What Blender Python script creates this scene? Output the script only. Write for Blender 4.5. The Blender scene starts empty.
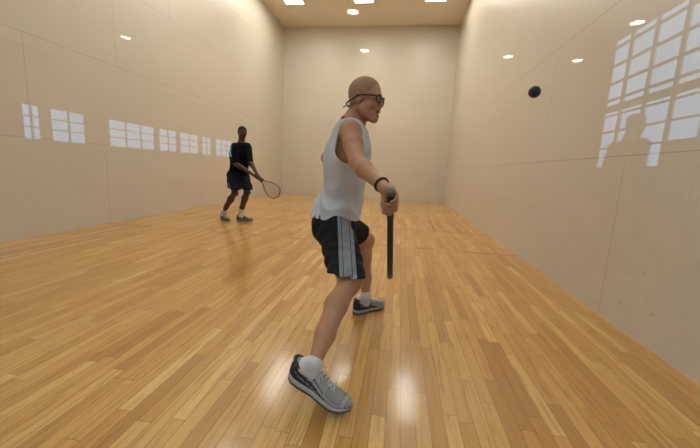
import bpy, math
import numpy as np
from mathutils import Vector, Matrix
rng = np.random.default_rng(7)
scene = bpy.context.scene
COL = scene.collection

# ------------------------------------------------------------------ camera numbers (fitted to the court's known size)
CX, CD, CZ = 1.4403, 12.3012, 1.0146
YAW, PITCH, ROLL, FPX = 0.1415, -0.1618, 0.0488, 331.4755
def cam_axes():
    cy, sy, cp, sp, cr, sr = math.cos(YAW), math.sin(YAW), math.cos(PITCH), math.sin(PITCH), math.cos(ROLL), math.sin(ROLL)
    f = Vector((-sy*cp, cy*cp, sp)); r = Vector((cy, sy, 0)); u = r.cross(f)
    return cr*r+sr*u, -sr*r+cr*u, f
R_, U_, F_ = cam_axes()
C0 = Vector((CX, -CD, CZ))
def at(u, v, d):
    """point seen at (u, v) at distance d along the court"""
    q = F_+(u-350)/FPX*R_+(224-v)/FPX*U_
    return C0+q*(d/q.y)
def on_floor(u, v, z=0.0):
    q = F_+(u-350)/FPX*R_+(224-v)/FPX*U_
    return C0+q*((z-C0.z)/q.z)

W, H = 3.048, 5.93            # half width and height of the court
GY = -12.192                  # glass back wall
HALL_B = -36.0

# ------------------------------------------------------------------ object helpers
def link(o, parent=None):
    COL.objects.link(o)
    if parent is not None: o.parent = parent
    return o
def tag(o, label=None, cat=None, group=None, kind=None):
    if label: o['label'] = label
    if cat: o['category'] = cat
    if group: o['group'] = group
    if kind: o['kind'] = kind
    return o
def empty(name, loc, label, cat, group=None):
    o = bpy.data.objects.new(name, None); o.location = loc; o.empty_display_size = .1
    link(o); return tag(o, label, cat, group)
def mesh_obj(name, verts, faces, mats, parent=None, smooth=True, attrs=None, fmat=None):
    """verts are world coordinates; they are stored relative to the parent"""
    V = np.asarray(verts, float)
    org = np.array(parent_origin(parent))
    me = bpy.data.meshes.new(name)
    me.from_pydata((V-org).tolist(), [], [list(map(int, f)) for f in faces])
    if not isinstance(mats, (list, tuple)): mats = [mats]
    for m in mats: me.materials.append(m)
    me.polygons.foreach_set('use_smooth', [smooth]*len(me.polygons))
    if fmat is not None: me.polygons.foreach_set('material_index', np.asarray(fmat, np.int32))
    if attrs:
        for k, a in attrs.items():
            at_ = me.attributes.new(k, 'FLOAT', 'POINT'); at_.data.foreach_set('value', np.asarray(a, np.float32))
    me.update()
    return link(bpy.data.objects.new(name, me), parent)
def parent_origin(p):
    v = Vector((0, 0, 0))
    while p is not None: v += p.location; p = p.parent
    return v
def box_vf(x0, x1, y0, y1, z0, z1):
    v = [(x, y, z) for z in (z0, z1) for y in (y0, y1) for x in (x0, x1)]
    f = [(0, 2, 3, 1), (4, 5, 7, 6), (0, 1, 5, 4), (2, 6, 7, 3), (0, 4, 6, 2), (1, 3, 7, 5)]
    return v, f
class MB:
    def __init__(s): s.v = []; s.f = []
    def add(s, v, f):
        n = len(s.v); s.v += [tuple(p) for p in v]; s.f += [tuple(i+n for i in q) for q in f]; return s
    def box(s, *a): return s.add(*box_vf(*a))
    def tube(s, pts, r, n=8, closed=False, flat=None):
        """swept tube; r number or list; flat=(vector, factor) squashes along a direction"""
        pts = [Vector(p) for p in pts]; N = len(pts)
        rr = r if hasattr(r, '__len__') else [r]*N
        vs = []; nrm = None
        for i, p in enumerate(pts):
            if closed: t = pts[(i+1) % N]-pts[i-1]
            else: t = pts[min(i+1, N-1)]-pts[max(i-1, 0)]
            t.normalize()
            if nrm is None:
                nrm = t.cross(Vector((0, 0, 1)) if abs(t.z) < .9 else Vector((1, 0, 0))).normalized()
            nrm = (nrm-t*nrm.dot(t)).normalized(); b = t.cross(nrm)
            for k in range(n):
                a = 2*math.pi*k/n; o = (nrm*math.cos(a)+b*math.sin(a))*rr[i]
                if flat: o += flat[0]*o.dot(flat[0])*(flat[1]-1)
                vs.append(p+o)
        fs = []
        for i in range(N if closed else N-1):
            j = (i+1) % N
            for k in range(n): fs.append((i*n+k, i*n+(k+1) % n, j*n+(k+1) % n, j*n+k))
        if not closed: fs += [tuple(range(n))[::-1], tuple((N-1)*n+k for k in range(n))]
        return s.add(vs, fs)
    def build(s, name, mat, parent=None, smooth=False, kind=None):
        o = mesh_obj(name, s.v, s.f, mat, parent, smooth)
        if kind: o['kind'] = kind
        return o

# ------------------------------------------------------------------ materials
class NT:
    def __init__(s, name):
        s.m = bpy.data.materials.new(name); s.m.use_nodes = True; s.t = s.m.node_tree; s.t.nodes.clear()
        s.out = s.n('ShaderNodeOutputMaterial')
    def n(s, typ, ins=None, **kw):
        nd = s.t.nodes.new(typ)
        for k, v in kw.items(): setattr(nd, k, v)
        if ins:
            for k, v in ins.items(): s.set(nd, k, v)
        return nd
    def set(s, nd, k, v):
        sock = nd.inputs[k]
        if isinstance(v, bpy.types.NodeSocket): s.t.links.new(v, sock)
        else: sock.default_value = v
    def m1(s, op, a, b=None, c=None, clamp=False):
        nd = s.n('ShaderNodeMath', operation=op); nd.use_clamp = clamp
        s.set(nd, 0, a)
        if b is not None: s.set(nd, 1, b)
        if c is not None: s.set(nd, 2, c)
        return nd.outputs[0]
    def mix(s, f, a, b):
        nd = s.n('ShaderNodeMix', data_type='RGBA'); s.set(nd, 0, f); s.set(nd, 6, a); s.set(nd, 7, b); return nd.outputs[2]
    def noise(s, vec, scale, detail=2, rough=.5):
        nd = s.n('ShaderNodeTexNoise', {'Scale': scale, 'Detail': detail, 'Roughness': rough})
        if vec is not None: s.set(nd, 'Vector', vec)
        return nd.outputs['Fac']
    def ramp(s, f, stops):
        nd = s.n('ShaderNodeValToRGB'); cr = nd.color_ramp
        while len(cr.elements) < len(stops): cr.elements.new(.5)
        for e, (p, c) in zip(cr.elements, stops): e.position = p; e.color = c if len(c) == 4 else (*c, 1)
        s.set(nd, 0, f); return nd.outputs[0]
    def band(s, v, c, w):     # 1 where |v-c| < w
        return s.m1('LESS_THAN', s.m1('ABSOLUTE', s.m1('SUBTRACT', v, c)), w)
    def bsdf(s, **kw):
        b = s.n('ShaderNodeBsdfPrincipled')
        for k, v in kw.items(): s.set(b, k.replace('_', ' '), v)
        s.t.links.new(b.outputs[0], s.out.inputs[0]); return b
    def pos(s): return s.n('ShaderNodeNewGeometry').outputs['Position']
    def xyz(s, v):
        o = s.n('ShaderNodeSeparateXYZ', {0: v}).outputs; return o[0], o[1], o[2]
    def vec(s, x, y, z): return s.n('ShaderNodeCombineXYZ', {0: x, 1: y, 2: z}).outputs[0]
    def attr(s, name): return s.n('ShaderNodeAttribute', attribute_name=name).outputs['Fac']
    def bump(s, h, st, dist=.01): return s.n('ShaderNodeBump', {'Height': h, 'Strength': st, 'Distance': dist}).outputs[0]
def c4(c): return (*c, 1.0) if len(c) == 3 else c
def simple(name, col, rough=.6, var=.12, scale=40, metal=0, spec=.5, bump=0, coat=0):
    t = NT(name); p = t.n('ShaderNodeTexCoord').outputs['Object']
    n = t.noise(p, scale, 3)
    a = c4([c*(1-var) for c in col]); b = c4([min(1, c*(1+var)) for c in col])
    kw = dict(Base_Color=t.mix(n, a, b), Roughness=rough, Metallic=metal, Specular_IOR_Level=spec, Coat_Weight=coat)
    if bump: kw['Normal'] = t.bump(n, bump, .002)
    t.bsdf(**kw); return t.m

def wall_mat(name, axis, seams, col=(.61, .563, .470), scuff=1.0, rough=.3, seam=.42):
    """glossy panel wall; seams = per 4 ft course, offset of the 8 ft vertical joints"""
    t = NT(name); p = t.pos(); x, y, z = t.xyz(p)
    h = y if axis == 'y' else x
    zr = t.m1('DIVIDE', z, 1.2125)
    fz = t.m1('FRACT', zr)
    hline = t.m1('LESS_THAN', t.m1('MINIMUM', fz, t.m1('SUBTRACT', 1, fz)), .0030)
    hline = t.m1('MULTIPLY', hline, t.m1('GREATER_THAN', z, .3))
    row = t.m1('FLOOR', zr)
    vl = None
    for i, s0 in enumerate(seams):
        u = t.m1('FRACT', t.m1('DIVIDE', t.m1('SUBTRACT', h, s0-50*2.4384), 2.4384))
        v = t.m1('LESS_THAN', t.m1('MINIMUM', u, t.m1('SUBTRACT', 1, u)), .0013)
        v = t.m1('MULTIPLY', v, t.band(row, float(i), .4))
        vl = v if vl is None else t.m1('ADD', vl, v)
    line = t.m1('MAXIMUM', hline, vl)
    broad = t.noise(p, .9, 3)
    base = t.mix(broad, c4([c*.97 for c in col]), c4([c*1.03 for c in col]))
    # scuffs and ball marks, more of them low down
    n1 = t.noise(p, 9, 2, .4); n2 = t.noise(t.vec(t.m1('MULTIPLY', x, 7), t.m1('MULTIPLY', y, 7), t.m1('MULTIPLY', z, 12)), 1.7, 2)
    low = t.m1('SUBTRACT', 1.25, t.m1('MULTIPLY', z, .55), clamp=True)
    m = t.m1('MULTIPLY', t.m1('MULTIPLY', t.m1('GREATER_THAN', n2, .72), .35*scuff), low)
    m = t.m1('ADD', m, t.m1('MULTIPLY', t.m1('MULTIPLY', t.m1('SUBTRACT', n1, .5, clamp=True), .25*scuff), low))
    base = t.mix(m, base, (.36, .27, .18, 1))
    base = t.mix(t.m1('MULTIPLY', line, seam), base, (.16, .12, .08, 1))
    r = t.m1('ADD', rough, t.m1('MULTIPLY', broad, .12))
    t.bsdf(Base_Color=base, Roughness=r, Specular_IOR_Level=.5, Normal=t.bump(t.noise(p, 2.2, 2), .06, .02))
    return t.m

def floor_mat():
    t = NT('maple_strip_floor'); p = t.pos(); x, y, z = t.xyz(p)
    pw = .0605
    xi = t.m1('DIVIDE', x, pw); ix = t.m1('FLOOR', xi); fx = t.m1('FRACT', xi)
    wn = t.n('ShaderNodeTexWhiteNoise', {'W': ix}, noise_dimensions='1D')
    r1, r2, r3 = t.xyz(wn.outputs['Color'])
    L = t.m1('ADD', .50, t.m1('MULTIPLY', r2, .45))
    yi = t.m1('DIVIDE', t.m1('ADD', y, t.m1('MULTIPLY', r1, 9)), L); iy = t.m1('FLOOR', yi); fy = t.m1('FRACT', yi)
    # every other board joint is displaced so board lengths vary
    wb = t.n('ShaderNodeTexWhiteNoise', {'Vector': t.vec(ix, iy, 0)}, noise_dimensions='3D')
    b1, b2, b3 = t.xyz(wb.outputs['Color'])
    base = t.ramp(b1, [(0, (.43, .205, .042)), (.10, (.49, .25, .056)), (.35, (.55, .295, .072)), (.65, (.60, .335, .09)), (.88, (.65, .38, .115)), (1, (.72, .45, .155))])
    gv = t.vec(t.m1('ADD', t.m1('MULTIPLY', x, 34), t.m1('MULTIPLY', b2, 40)), t.m1('ADD', t.m1('MULTIPLY', y, 1.6), t.m1('MULTIPLY', b3, 30)), 0)
    g = t.noise(gv, 1.6, 5, .62)
    base = t.mix(t.m1('MULTIPLY', t.m1('SUBTRACT', g, .50, clamp=True), 5.0, clamp=True), base, (.42, .175, .035, 1))
    gv2 = t.vec(t.m1('ADD', t.m1('MULTIPLY', x, 17), t.m1('MULTIPLY', b3, 17)), t.m1('ADD', t.m1('MULTIPLY', y, 1.9), t.m1('MULTIPLY', b2, 30)), 0)
    kn = t.noise(gv2, 1.5, 3, .6)
    base = t.mix(t.m1('MULTIPLY', t.m1('SUBTRACT', kn, .58, clamp=True), 3.4, clamp=True), base, (.25, .10, .022, 1))
    gapx = t.m1('LESS_THAN', t.m1('MINIMUM', fx, t.m1('SUBTRACT', 1, fx)), .018)
    gapy = t.m1('LESS_THAN', t.m1('MULTIPLY', fy, L), .0022)
    gap = t.m1('MAXIMUM', gapx, gapy)
    base = t.mix(t.m1('MULTIPLY', gap, .8), base, (.10, .045, .012, 1))
    # painted court lines
    ax = t.m1('ABSOLUTE', x)
    red = None
    def orr(a):
        nonlocal red
        red = a if red is None else t.m1('MAXIMUM', red, a)
    orr(t.band(y, -6.27, .032)); orr(t.band(y, -4.90, .022))
    zone = t.band(y, -5.585, .69)
    orr(t.m1('MULTIPLY', t.band(ax, W-.4572, .024), zone)); orr(t.m1('MULTIPLY', t.band(ax, W-.9144, .024), zone))
    rec = t.band(y, -7.76, .030)
    dash = t.m1('MAXIMUM', t.m1('GREATER_THAN', ax, W-.533), t.m1('LESS_THAN', t.m1('FRACT', t.m1('DIVIDE', t.m1('ADD', x, 30), .61)), .42))
    orr(t.m1('MULTIPLY', rec, dash))
    inside = t.m1('MULTIPLY', t.m1('GREATER_THAN', y, GY), t.m1('LESS_THAN', ax, W+.01))
    wear = t.m1('ADD', .65, t.m1('MULTIPLY', t.noise(p, 3.0, 3), .75), clamp=True)
    base = t.mix(t.m1('MULTIPLY', t.m1('MULTIPLY', red, inside), wear), base, (.40, .07, .02, 1))
    # slight dirt haze
    d = t.noise(p, .8, 4)
    base = t.mix(t.m1('MULTIPLY', t.m1('SUBTRACT', d, .45, clamp=True), .9, clamp=True), base, (.47, .215, .055, 1))
    rough = .276
    bump = t.bump(t.noise(p, 3.5, 2), .08, .01)
    t.bsdf(Base_Color=base, Roughness=rough, Specular_IOR_Level=.30, Coat_Weight=.5, Coat_Roughness=.13, Normal=bump)
    return t.m

def glass_mat():
    t = NT('clear_glass'); g = t.n('ShaderNodeNewGeometry')
    dp = t.n('ShaderNodeVectorMath', {0: g.outputs['Incoming'], 1: g.outputs['Normal']}, operation='DOT_PRODUCT').outputs['Value']
    c = t.m1('SUBTRACT', 1, t.m1('ABSOLUTE', dp), clamp=True)
    f = t.m1('ADD', .043, t.m1('MULTIPLY', t.m1('POWER', c, 5.0), .957))
    mix = t.n('ShaderNodeMixShader')
    tr = t.n('ShaderNodeBsdfTransparent', {'Color': (.985, .99, .985, 1)}); gl = t.n('ShaderNodeBsdfGlossy', {'Color': (1, 1, 1, 1), 'Roughness': 0.0})
    t.set(mix, 0, f); t.t.links.new(tr.outputs[0], mix.inputs[1]); t.t.links.new(gl.outputs[0], mix.inputs[2])
    t.t.links.new(mix.outputs[0], t.out.inputs[0]); return t.m
def emit_mat(name, col, s):
    t = NT(name); e = t.n('ShaderNodeEmission', {'Color': c4(col), 'Strength': s}); t.t.links.new(e.outputs[0], t.out.inputs[0]); return t.m
def attr_mat(name, stops, rough=.8, bumpsc=0, attr='m', noise_amp=.1, nscale=60, sheen=0):
    """piecewise-constant colours along a stored surface coordinate"""
    t = NT(name); a = t.attr(attr); p = t.n('ShaderNodeTexCoord').outputs['Object']
    nd = t.n('ShaderNodeValToRGB'); cr = nd.color_ramp; cr.interpolation = 'CONSTANT'
    while len(cr.elements) < len(stops): cr.elements.new(.5)
    for e, (q, c) in zip(cr.elements, stops): e.position = q; e.color = c4(c)
    t.set(nd, 0, a); n = t.noise(p, nscale, 3)
    k = t.m1('ADD', 1-noise_amp, t.m1('MULTIPLY', n, 2*noise_amp))
    col = t.n('ShaderNodeVectorMath', {0: nd.outputs[0], 'Scale': k}, operation='SCALE').outputs[0]
    kw = dict(Base_Color=col, Roughness=rough, Specular_IOR_Level=.2)
    if bumpsc: kw['Normal'] = t.bump(t.noise(p, 300, 1), bumpsc, .001)
    t.bsdf(**kw); return t.m
def skin_mat(name, col, red, lip):
    t = NT(name); p = t.n('ShaderNodeTexCoord').outputs['Object']
    n = t.noise(p, 14, 3); a = t.attr('m')
    base = t.mix(t.m1('MULTIPLY', n, .6), c4(col), c4(red)); base = t.mix(t.m1('GREATER_THAN', a, .5), base, c4(lip))
    t.bsdf(Base_Color=base, Roughness=.5, Specular_IOR_Level=.35, Subsurface_Weight=.08, Subsurface_Radius=(.012, .005, .003), Subsurface_Scale=1.0, Normal=t.bump(t.noise(p, 90, 2), .08, .002))
    return t.m

M_floor = floor_mat(); M_glass = glass_mat()
M_wl = wall_mat('cream_panel_left', 'y', [-7.72, -8.75, -7.43, -6.15, -7.4])
M_wr = wall_mat('cream_panel_right', 'y', [-9.58, -8.13, -6.77, -7.9, -6.7], scuff=1.2)
M_wf = wall_mat('cream_panel_front', 'x', [-1.9, -.7, -1.9, -.7, -1.9], scuff=.7, seam=.10)
M_ceil = simple('cream_ceiling', (.82, .745, .62), .75, .04, 3)
M_hall = simple('hall_paint', (.16, .14, .12), .8, .05, 3)
M_hfloor = simple('hall_carpet', (.06, .055, .05), .9, .2, 60)
M_lamp = emit_mat('light_diffuser', (1, .945, .845), 30.0)
M_hall_fill = emit_mat('cool_fill_diffuser', (.86, .93, 1), 24.0)
M_long = emit_mat('long_diffuser', (1, .945, .845), 22.0)
M_dim = emit_mat('dim_fill_diffuser', (1, .945, .845), 12.0)
M_spot = emit_mat('downlight_glow', (1, .90, .74), 30.0)
M_frame = simple('white_lamp_frame', (.75, .70, .60), .5, .03)
M_mull = simple('window_mullion', (.30, .27, .24), .5, .05)

# ------------------------------------------------------------------ setting
def struct_box(name, mat, *a, parent=None):
    return MB().box(*a).build(name, mat, parent, kind='structure')
struct_box('floor', M_floor, -W-.1, W+.1, GY, .1, -.12, 0)
struct_box('wall_left', M_wl, -W-.2, -W, GY, .2, 0, H)
struct_box('wall_right', M_wr, W, W+.2, GY, .2, 0, H)
struct_box('wall_front', M_wf, -W, W, 0, .2, 0, H)
struct_box('ceiling', M_ceil, -W-.2, W+.2, GY-.2, .2, H, H+.2)
struct_box('wall_back', M_hall, -W-.2, W+.2, GY-.13, GY-.02, 3.66, H)
struct_box('window_1', M_glass, -W, W, GY-.012, GY, 0, 3.66)
# building outside the glass: hall with windows on both long sides
struct_box('floor_hall', M_hfloor, -9.2, 7.2, HALL_B, GY, -.12, 0)
struct_box('wall_hall_front', M_hall, W+.2, 7.2, GY-.2, GY, 0, 6.5)
struct_box('wall_hall_front', M_hall, -9.2, -W-.2, GY-.2, GY, 0, 4.2)
struct_box('wall_hall_back', M_hall, -9.2, 7.2, HALL_B-.2, HALL_B, 0, 6.5)
struct_box('ceiling_hall', M_hall, -9.2, 5.85, HALL_B, GY-.2, 4.0, 4.2)
struct_box('ceiling_hall_high', M_hall, 5.65, 7.2, HALL_B, GY, 6.5, 6.7)
struct_box('wall_hall_bulkhead', M_hall, 5.65, 5.85, HALL_B, GY-.2, 4.2, 6.5)
# right window wall: one tall window grid, wall around it; unseen end by the glass added for daylight
wr = MB()
wr.box(7, 7.02, HALL_B, -22.72, 0, 6.5); wr.box(7, 7.02, -22.72, GY, 0, 1.42); wr.box(7, 7.02, -22.72, GY, 5.2, 6.5)
wr.build('wall_hall_right', M_hall, kind='structure')
g = MB()
yy = -22.05
while yy < GY: g.box(6.98, 7.02, yy-.055, yy+.055, 1.42, 5.2); yy += .86
for zz, hh in ((4.62, .03), (4.14, .03), (3.67, .03), (3.23, .03), (2.99, .09), (2.81, .02), (2.37, .022), (1.93, .022)): g.box(6.98, 7.02, -22.72, GY, zz-hh, zz+hh)
g.build('window_2', M_mull, kind='structure')
wl = MB()
wl.box(-9.02, -9, HALL_B, -19.2, 0, 1.45); wl.box(-9.02, -9, HALL_B, -19.2, 2.38, 4.2); wl.box(-9.02, -9, -19.2, GY, 0, .9); wl.box(-9.02, -9, -19.2, GY, 3.6, 4.2)  # tall opening nearest the glass is unseen, added to let in daylight
opens = [(-20.60, -20.18), (-22.0, -20.95), (-25.18, -22.97), (-26.6, -25.5), (-28.3, -26.9), (-29.5, -28.7), (-31.8, -30.0)]
last = -19.2
for a, b in opens:
    wl.box(-9.02, -9, b, last, 1.45, 2.38); last = a
wl.box(-9.02, -9, HALL_B, last, 1.45, 2.38)
wl.build('wall_hall_left', M_hall, kind='structure')
n = 3
for a, b in opens+[(-19.2, GY)]:  # last entry: mullions of the added daylight opening
    m = MB(); z0, z1 = (1.45, 2.38) if a < -20 else (.9, 3.6)
    for zz in (1.78, 2.08): m.box(-9.01, -8.99, a, b, zz-.018, zz+.018)
    k = 2 if b-a < 1.2 else round((b-a)/.65)
    for i in range(1, k): yy = a+(b-a)*i/k; m.box(-9.01, -8.99, yy-.03, yy+.03, z0, z1)
    m.build('window_%d' % n, M_mull, kind='structure'); n += 1

# court ceiling lights
def court_light(x, y, label, group=None, mat=None, H=H, b=.60):
    e = empty('ceiling_light', (x, y, H), label, 'ceiling light', group)
    m = MB(); a, t = .275, .025
    m.box(x-a-t, x+a+t, y-b-t, y-b, H-.03, H); m.box(x-a-t, x+a+t, y+b, y+b+t, H-.03, H)
    m.box(x-a-t, x-a, y-b, y+b, H-.03, H); m.box(x+a, x+a+t, y-b, y+b, H-.03, H)
    m.build('frame', M_frame, e)
    MB().box(x-a, x+a, y-b, y+b, H-.02, H-.002).build('diffuser', mat or M_lamp, e)
for x, w in ((-2.08, 'left'), (.03, 'middle'), (2.09, 'right')):
    court_light(x, -2.67, b=1.0, mat=M_long, label={'left': 'white glowing square panel light at left of court ceiling', 'middle': 'white glowing panel light in middle of court ceiling between two others', 'right': 'white glowing panel light at right of court ceiling'}[w])
for y in (-6.3, -9.0):  # rows out of view, added for light; dim rear row brightens the near walls
    for x in (-2.08, .03, 2.09):
        court_light(x, y, 'unseen white glowing panel light on court ceiling nearer the glass back wall, added for fill', 'ceiling lights out of view above the players', M_lamp if y > -7 else M_dim)
for x in (-4.6, -2.3, 0.0, 2.3, 4.6):  # unseen hall panels, added to light the players from the camera side
    court_light(x, -13.5, 'unseen cool white fill panel added on the hall ceiling just behind the viewer', 'added hall fill panels behind the viewer', M_hall_fill, 4.0)
# hall downlights mirrored in the glass; first four are unseen, added as fill
spots = [((x_, -15.0), 'unseen round fill light added in the hall ceiling behind the viewer') for x_ in (-5.5, -2.6, .33, 3.88)]+[((5.61, -19.51), 'round downlight mirrored high on right wall above the window reflection'),
         ((5.61, -21.66), 'round downlight mirrored on right wall just left of the window reflection'),
         ((3.88, -21.37), 'small round downlight mirrored on right wall up and left of the ball'),
         ((-5.53, -20.01), 'small round downlight mirrored on the left wall near its top seam'),
         ((.33, -18.88), 'round downlight mirrored on court ceiling in front of the middle panel light'),
         ((.34, -20.94), 'round downlight mirrored on front wall above the white-shirted player')]
for (x, y), lab in spots:
    e = empty('downlight', (x, y, 4.0), lab, 'downlight', 'added fill downlights behind the viewer' if y == -15.0 else None)
    ring = MB(); ring.tube([(x+.125*math.cos(a), y+.125*math.sin(a), 3.985) for a in np.linspace(0, 2*math.pi, 24, endpoint=False)], .018, 6, True)
    ring.build('trim_ring', M_frame, e, True)
    v = [(x+.11*math.cos(a), y+.11*math.sin(a), z) for z in (3.985, 3.999) for a in np.linspace(0, 2*math.pi, 24, endpoint=False)]
    f = [tuple(range(23, -1, -1)), tuple(range(24, 48))]+[(i, (i+1) % 24, 24+(i+1) % 24, 24+i) for i in range(24)]
    mesh_obj('diffuser', v, f, M_spot, e, False)

# ------------------------------------------------------------------ implicit-surface modelling
def nets(D, org, h):
    """naive surface nets: D<0 inside"""
    S = D < 0
    nx, ny, nz = D.shape
    cs = [(i, j, k) for i in (0, 1) for j in (0, 1) for k in (0, 1)]
    cnt = np.zeros((nx-1, ny-1, nz-1), np.int8)
    for i, j, k in cs: cnt += S[i:nx-1+i, j:ny-1+j, k:nz-1+k]
    act = (cnt > 0) & (cnt < 8)
    I = np.argwhere(act); idx = -np.ones(act.shape, np.int64); idx[act] = np.arange(len(I))
    acc = np.zeros((len(I), 3)); w = np.zeros(len(I))
    val = {c: D[I[:, 0]+c[0], I[:, 1]+c[1], I[:, 2]+c[2]] for c in cs}
    for c in cs:
        for ax in range(3):
            if c[ax] == 0:
                e = list(c); e[ax] = 1; e = tuple(e)
                a, b = val[c], val[e]; m = (a < 0) != (b < 0)
                t = np.where(m, a/np.where(m, a-b, 1), 0)
                p = np.tile(np.array(c, float), (len(I), 1)); p[:, ax] += t
                acc[m] += p[m]; w[m] += 1
    V = (I+acc/w[:, None])*h+org
    F = []
    for ax in range(3):
        a1, a2 = (ax+1) % 3, (ax+2) % 3
        sl0 = [slice(1, -1)]*3; sl1 = [slice(1, -1)]*3
        sl0[ax] = slice(0, -1); sl1[ax] = slice(1, None)
        s0 = S[tuple(sl0)]; s1 = S[tuple(sl1)]
        E = np.argwhere(s0 != s1); flip = s0[tuple(E.T)]
        off = np.array([1, 1, 1]); off[ax] = 0; E = E+off
        q = []
        for d1, d2 in ((-1, -1), (0, -1), (0, 0), (-1, 0)):
            c = E.copy(); c[:, a1] += d1; c[:, a2] += d2; q.append(idx[tuple(c.T)])
        q = np.stack(q, 1); q[~flip] = q[~flip][:, ::-1]; F.append(q)
    return V, np.concatenate(F)
def seg_t(P, a, b):
    ab = b-a; return np.clip(((P-a)@ab)/(ab@ab), 0, 1)
def A(v): return np.array(v, float)
def cone(a, b, r1, r2):
    a, b = A(a), A(b)
    def f(P):
        t = seg_t(P, a, b); return np.linalg.norm(P-(a+t[..., None]*(b-a)), axis=-1)-(r1+(r2-r1)*t)
    m = max(r1, r2); return f, np.minimum(a, b)-m, np.maximum(a, b)+m
def ball(c, r): return cone(c, A(c)+[1e-4, 0, 0], r, r)
def ell(c, ax, rad):
    c = A(c); R = np.array([A(v)/np.linalg.norm(A(v)) for v in ax]); rad = A(rad)
    def f(P):
        q = (P-c)@R.T; k0 = np.linalg.norm(q/rad, axis=-1); k1 = np.linalg.norm(q/rad**2, axis=-1)
        return k0*(k0-1)/np.maximum(k1, 1e-9)
    m = max(rad); return f, c-m, c+m
class Field:
    def __init__(s, lo, hi, h):
        s.o = A(lo); s.h = h; n = np.ceil((A(hi)-s.o)/h).astype(int)+1
        s.D = np.full(n, .2, np.float64); s.n = n
    def grid(s, lo, hi, mg):
        a = np.clip(np.floor((A(lo)-mg-s.o)/s.h).astype(int), 0, s.n); b = np.clip(np.ceil((A(hi)+mg-s.o)/s.h).astype(int)+1, 0, s.n)
        if (b <= a).any(): return None, None
        g = np.stack(np.meshgrid(*[s.o[i]+np.arange(a[i], b[i])*s.h for i in range(3)], indexing='ij'), -1)
        return tuple(slice(a[i], b[i]) for i in range(3)), g
    def add(s, prim, k=.02, grow=0):
        f, lo, hi = prim; sl, g = s.grid(lo, hi, k+grow+3*s.h+.01)
        if sl is None: return s
        d = f(g)-grow; c = s.D[sl]; h = np.maximum(k-np.abs(c-d), 0)/k; s.D[sl] = np.minimum(c, d)-h*h*k*.25; return s
    def sub(s, prim, k=.01, grow=0):
        f, lo, hi = prim; sl, g = s.grid(lo, hi, k+grow+3*s.h+.01)
        if sl is None: return s
        d = -(f(g)-grow); c = s.D[sl]; h = np.maximum(k-np.abs(c-d), 0)/k; s.D[sl] = np.maximum(c, d)+h*h*k*.25; return s
    def cut(s, p, nrm):       # keep the side where (P-p).nrm < 0
        sl, g = s.grid(s.o, s.o+s.n*s.h, 0); s.D = np.maximum(s.D, (g-A(p))@(A(nrm)/np.linalg.norm(A(nrm)))); return s
    def warp(s, fn):
        sl, g = s.grid(s.o, s.o+s.n*s.h, 0); s.D = s.D+fn(g); return s
    def mesh(s):
        s.D[[0, -1]] = .1; s.D[:, [0, -1]] = .1; s.D[:, :, [0, -1]] = .1
        return nets(s.D, s.o, s.h)
def relax(V, F, it=2, lam=.5):
    for _ in range(it):
        acc = np.zeros_like(V); w = np.zeros(len(V))
        for i in range(4):
            for j in ((i+1) % 4, (i+3) % 4):
                np.add.at(acc, F[:, i], V[F[:, j]]); np.add.at(w, F[:, i], 1)
        V = V+(acc/w[:, None]-V)*lam
    return V
def lerp(a, b, t): return A(a)+(A(b)-A(a))*t
def unit(v): v = A(v); return v/np.linalg.norm(v)

def head_axes(J):
    f = unit(J['face']); u = A(J['head_up']); u = unit(u-f*(u@f)); l = np.cross(u, f); return f, l, u
def head_prims(J, s):
    f, l, u = head_axes(J); c = A(J['head'])
    P = lambda x, y, z: c+(f*x+l*y+u*z)*s
    ax = (f, l, u); r = lambda *a: tuple(q*s for q in a)
    add = [(ell(P(-.014, 0, .036), ax, r(.089, .073, .079)), .02), (ell(P(.028, 0, -.028), ax, r(.054, .056, .072)), .03),
           (cone(P(-.008, .046, -.055), P(.052, .018, -.096), .020*s, .017*s), .025), (cone(P(-.008, -.046, -.055), P(.052, -.018, -.096), .020*s, .017*s), .025),
           (cone(P(.062, .012, -.099), P(.062, -.012, -.099), .015*s, .015*s), .02),
           (cone(P(.072, .03, .018), P(.072, -.03, .018), .011*s, .011*s), .015),
           (cone(P(.079, 0, .006), P(.094, 0, -.028), .0075*s, .0095*s), .012), (ball(P(.086, .010, -.032), .007*s), .008), (ball(P(.086, -.010, -.032), .007*s), .008),
           (ell(P(.052, .04, -.025), ax, r(.026, .022, .024)), .02), (ell(P(.052, -.04, -.025), ax, r(.026, .022, .024)), .02),
           (cone(P(.079, .016, -.055), P(.079, -.016, -.055), .0075*s, .0075*s), .01), (cone(P(.075, .014, -.079), P(.075, -.014, -.079), .0078*s, .0078*s), .01)]
    sub = [(ball(P(.092, .031, -.003), .0135*s), .012), (ball(P(.092, -.031, -.003), .0135*s), .012), (ell(P(.086, 0, -.0675), ax, r(.018, .020, .0065)), .003)]
    for sg in (1, -1):
        add += [(ell(P(-.012, sg*.076, -.008), (unit(f-l*sg*.35), l, u), r(.016, .007, .030)), .008)]
        sub += [(ell(P(-.006, sg*.086, -.004), (f, l, u), r(.008, .006, .016)), .005)]
    return add, sub, P
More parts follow.
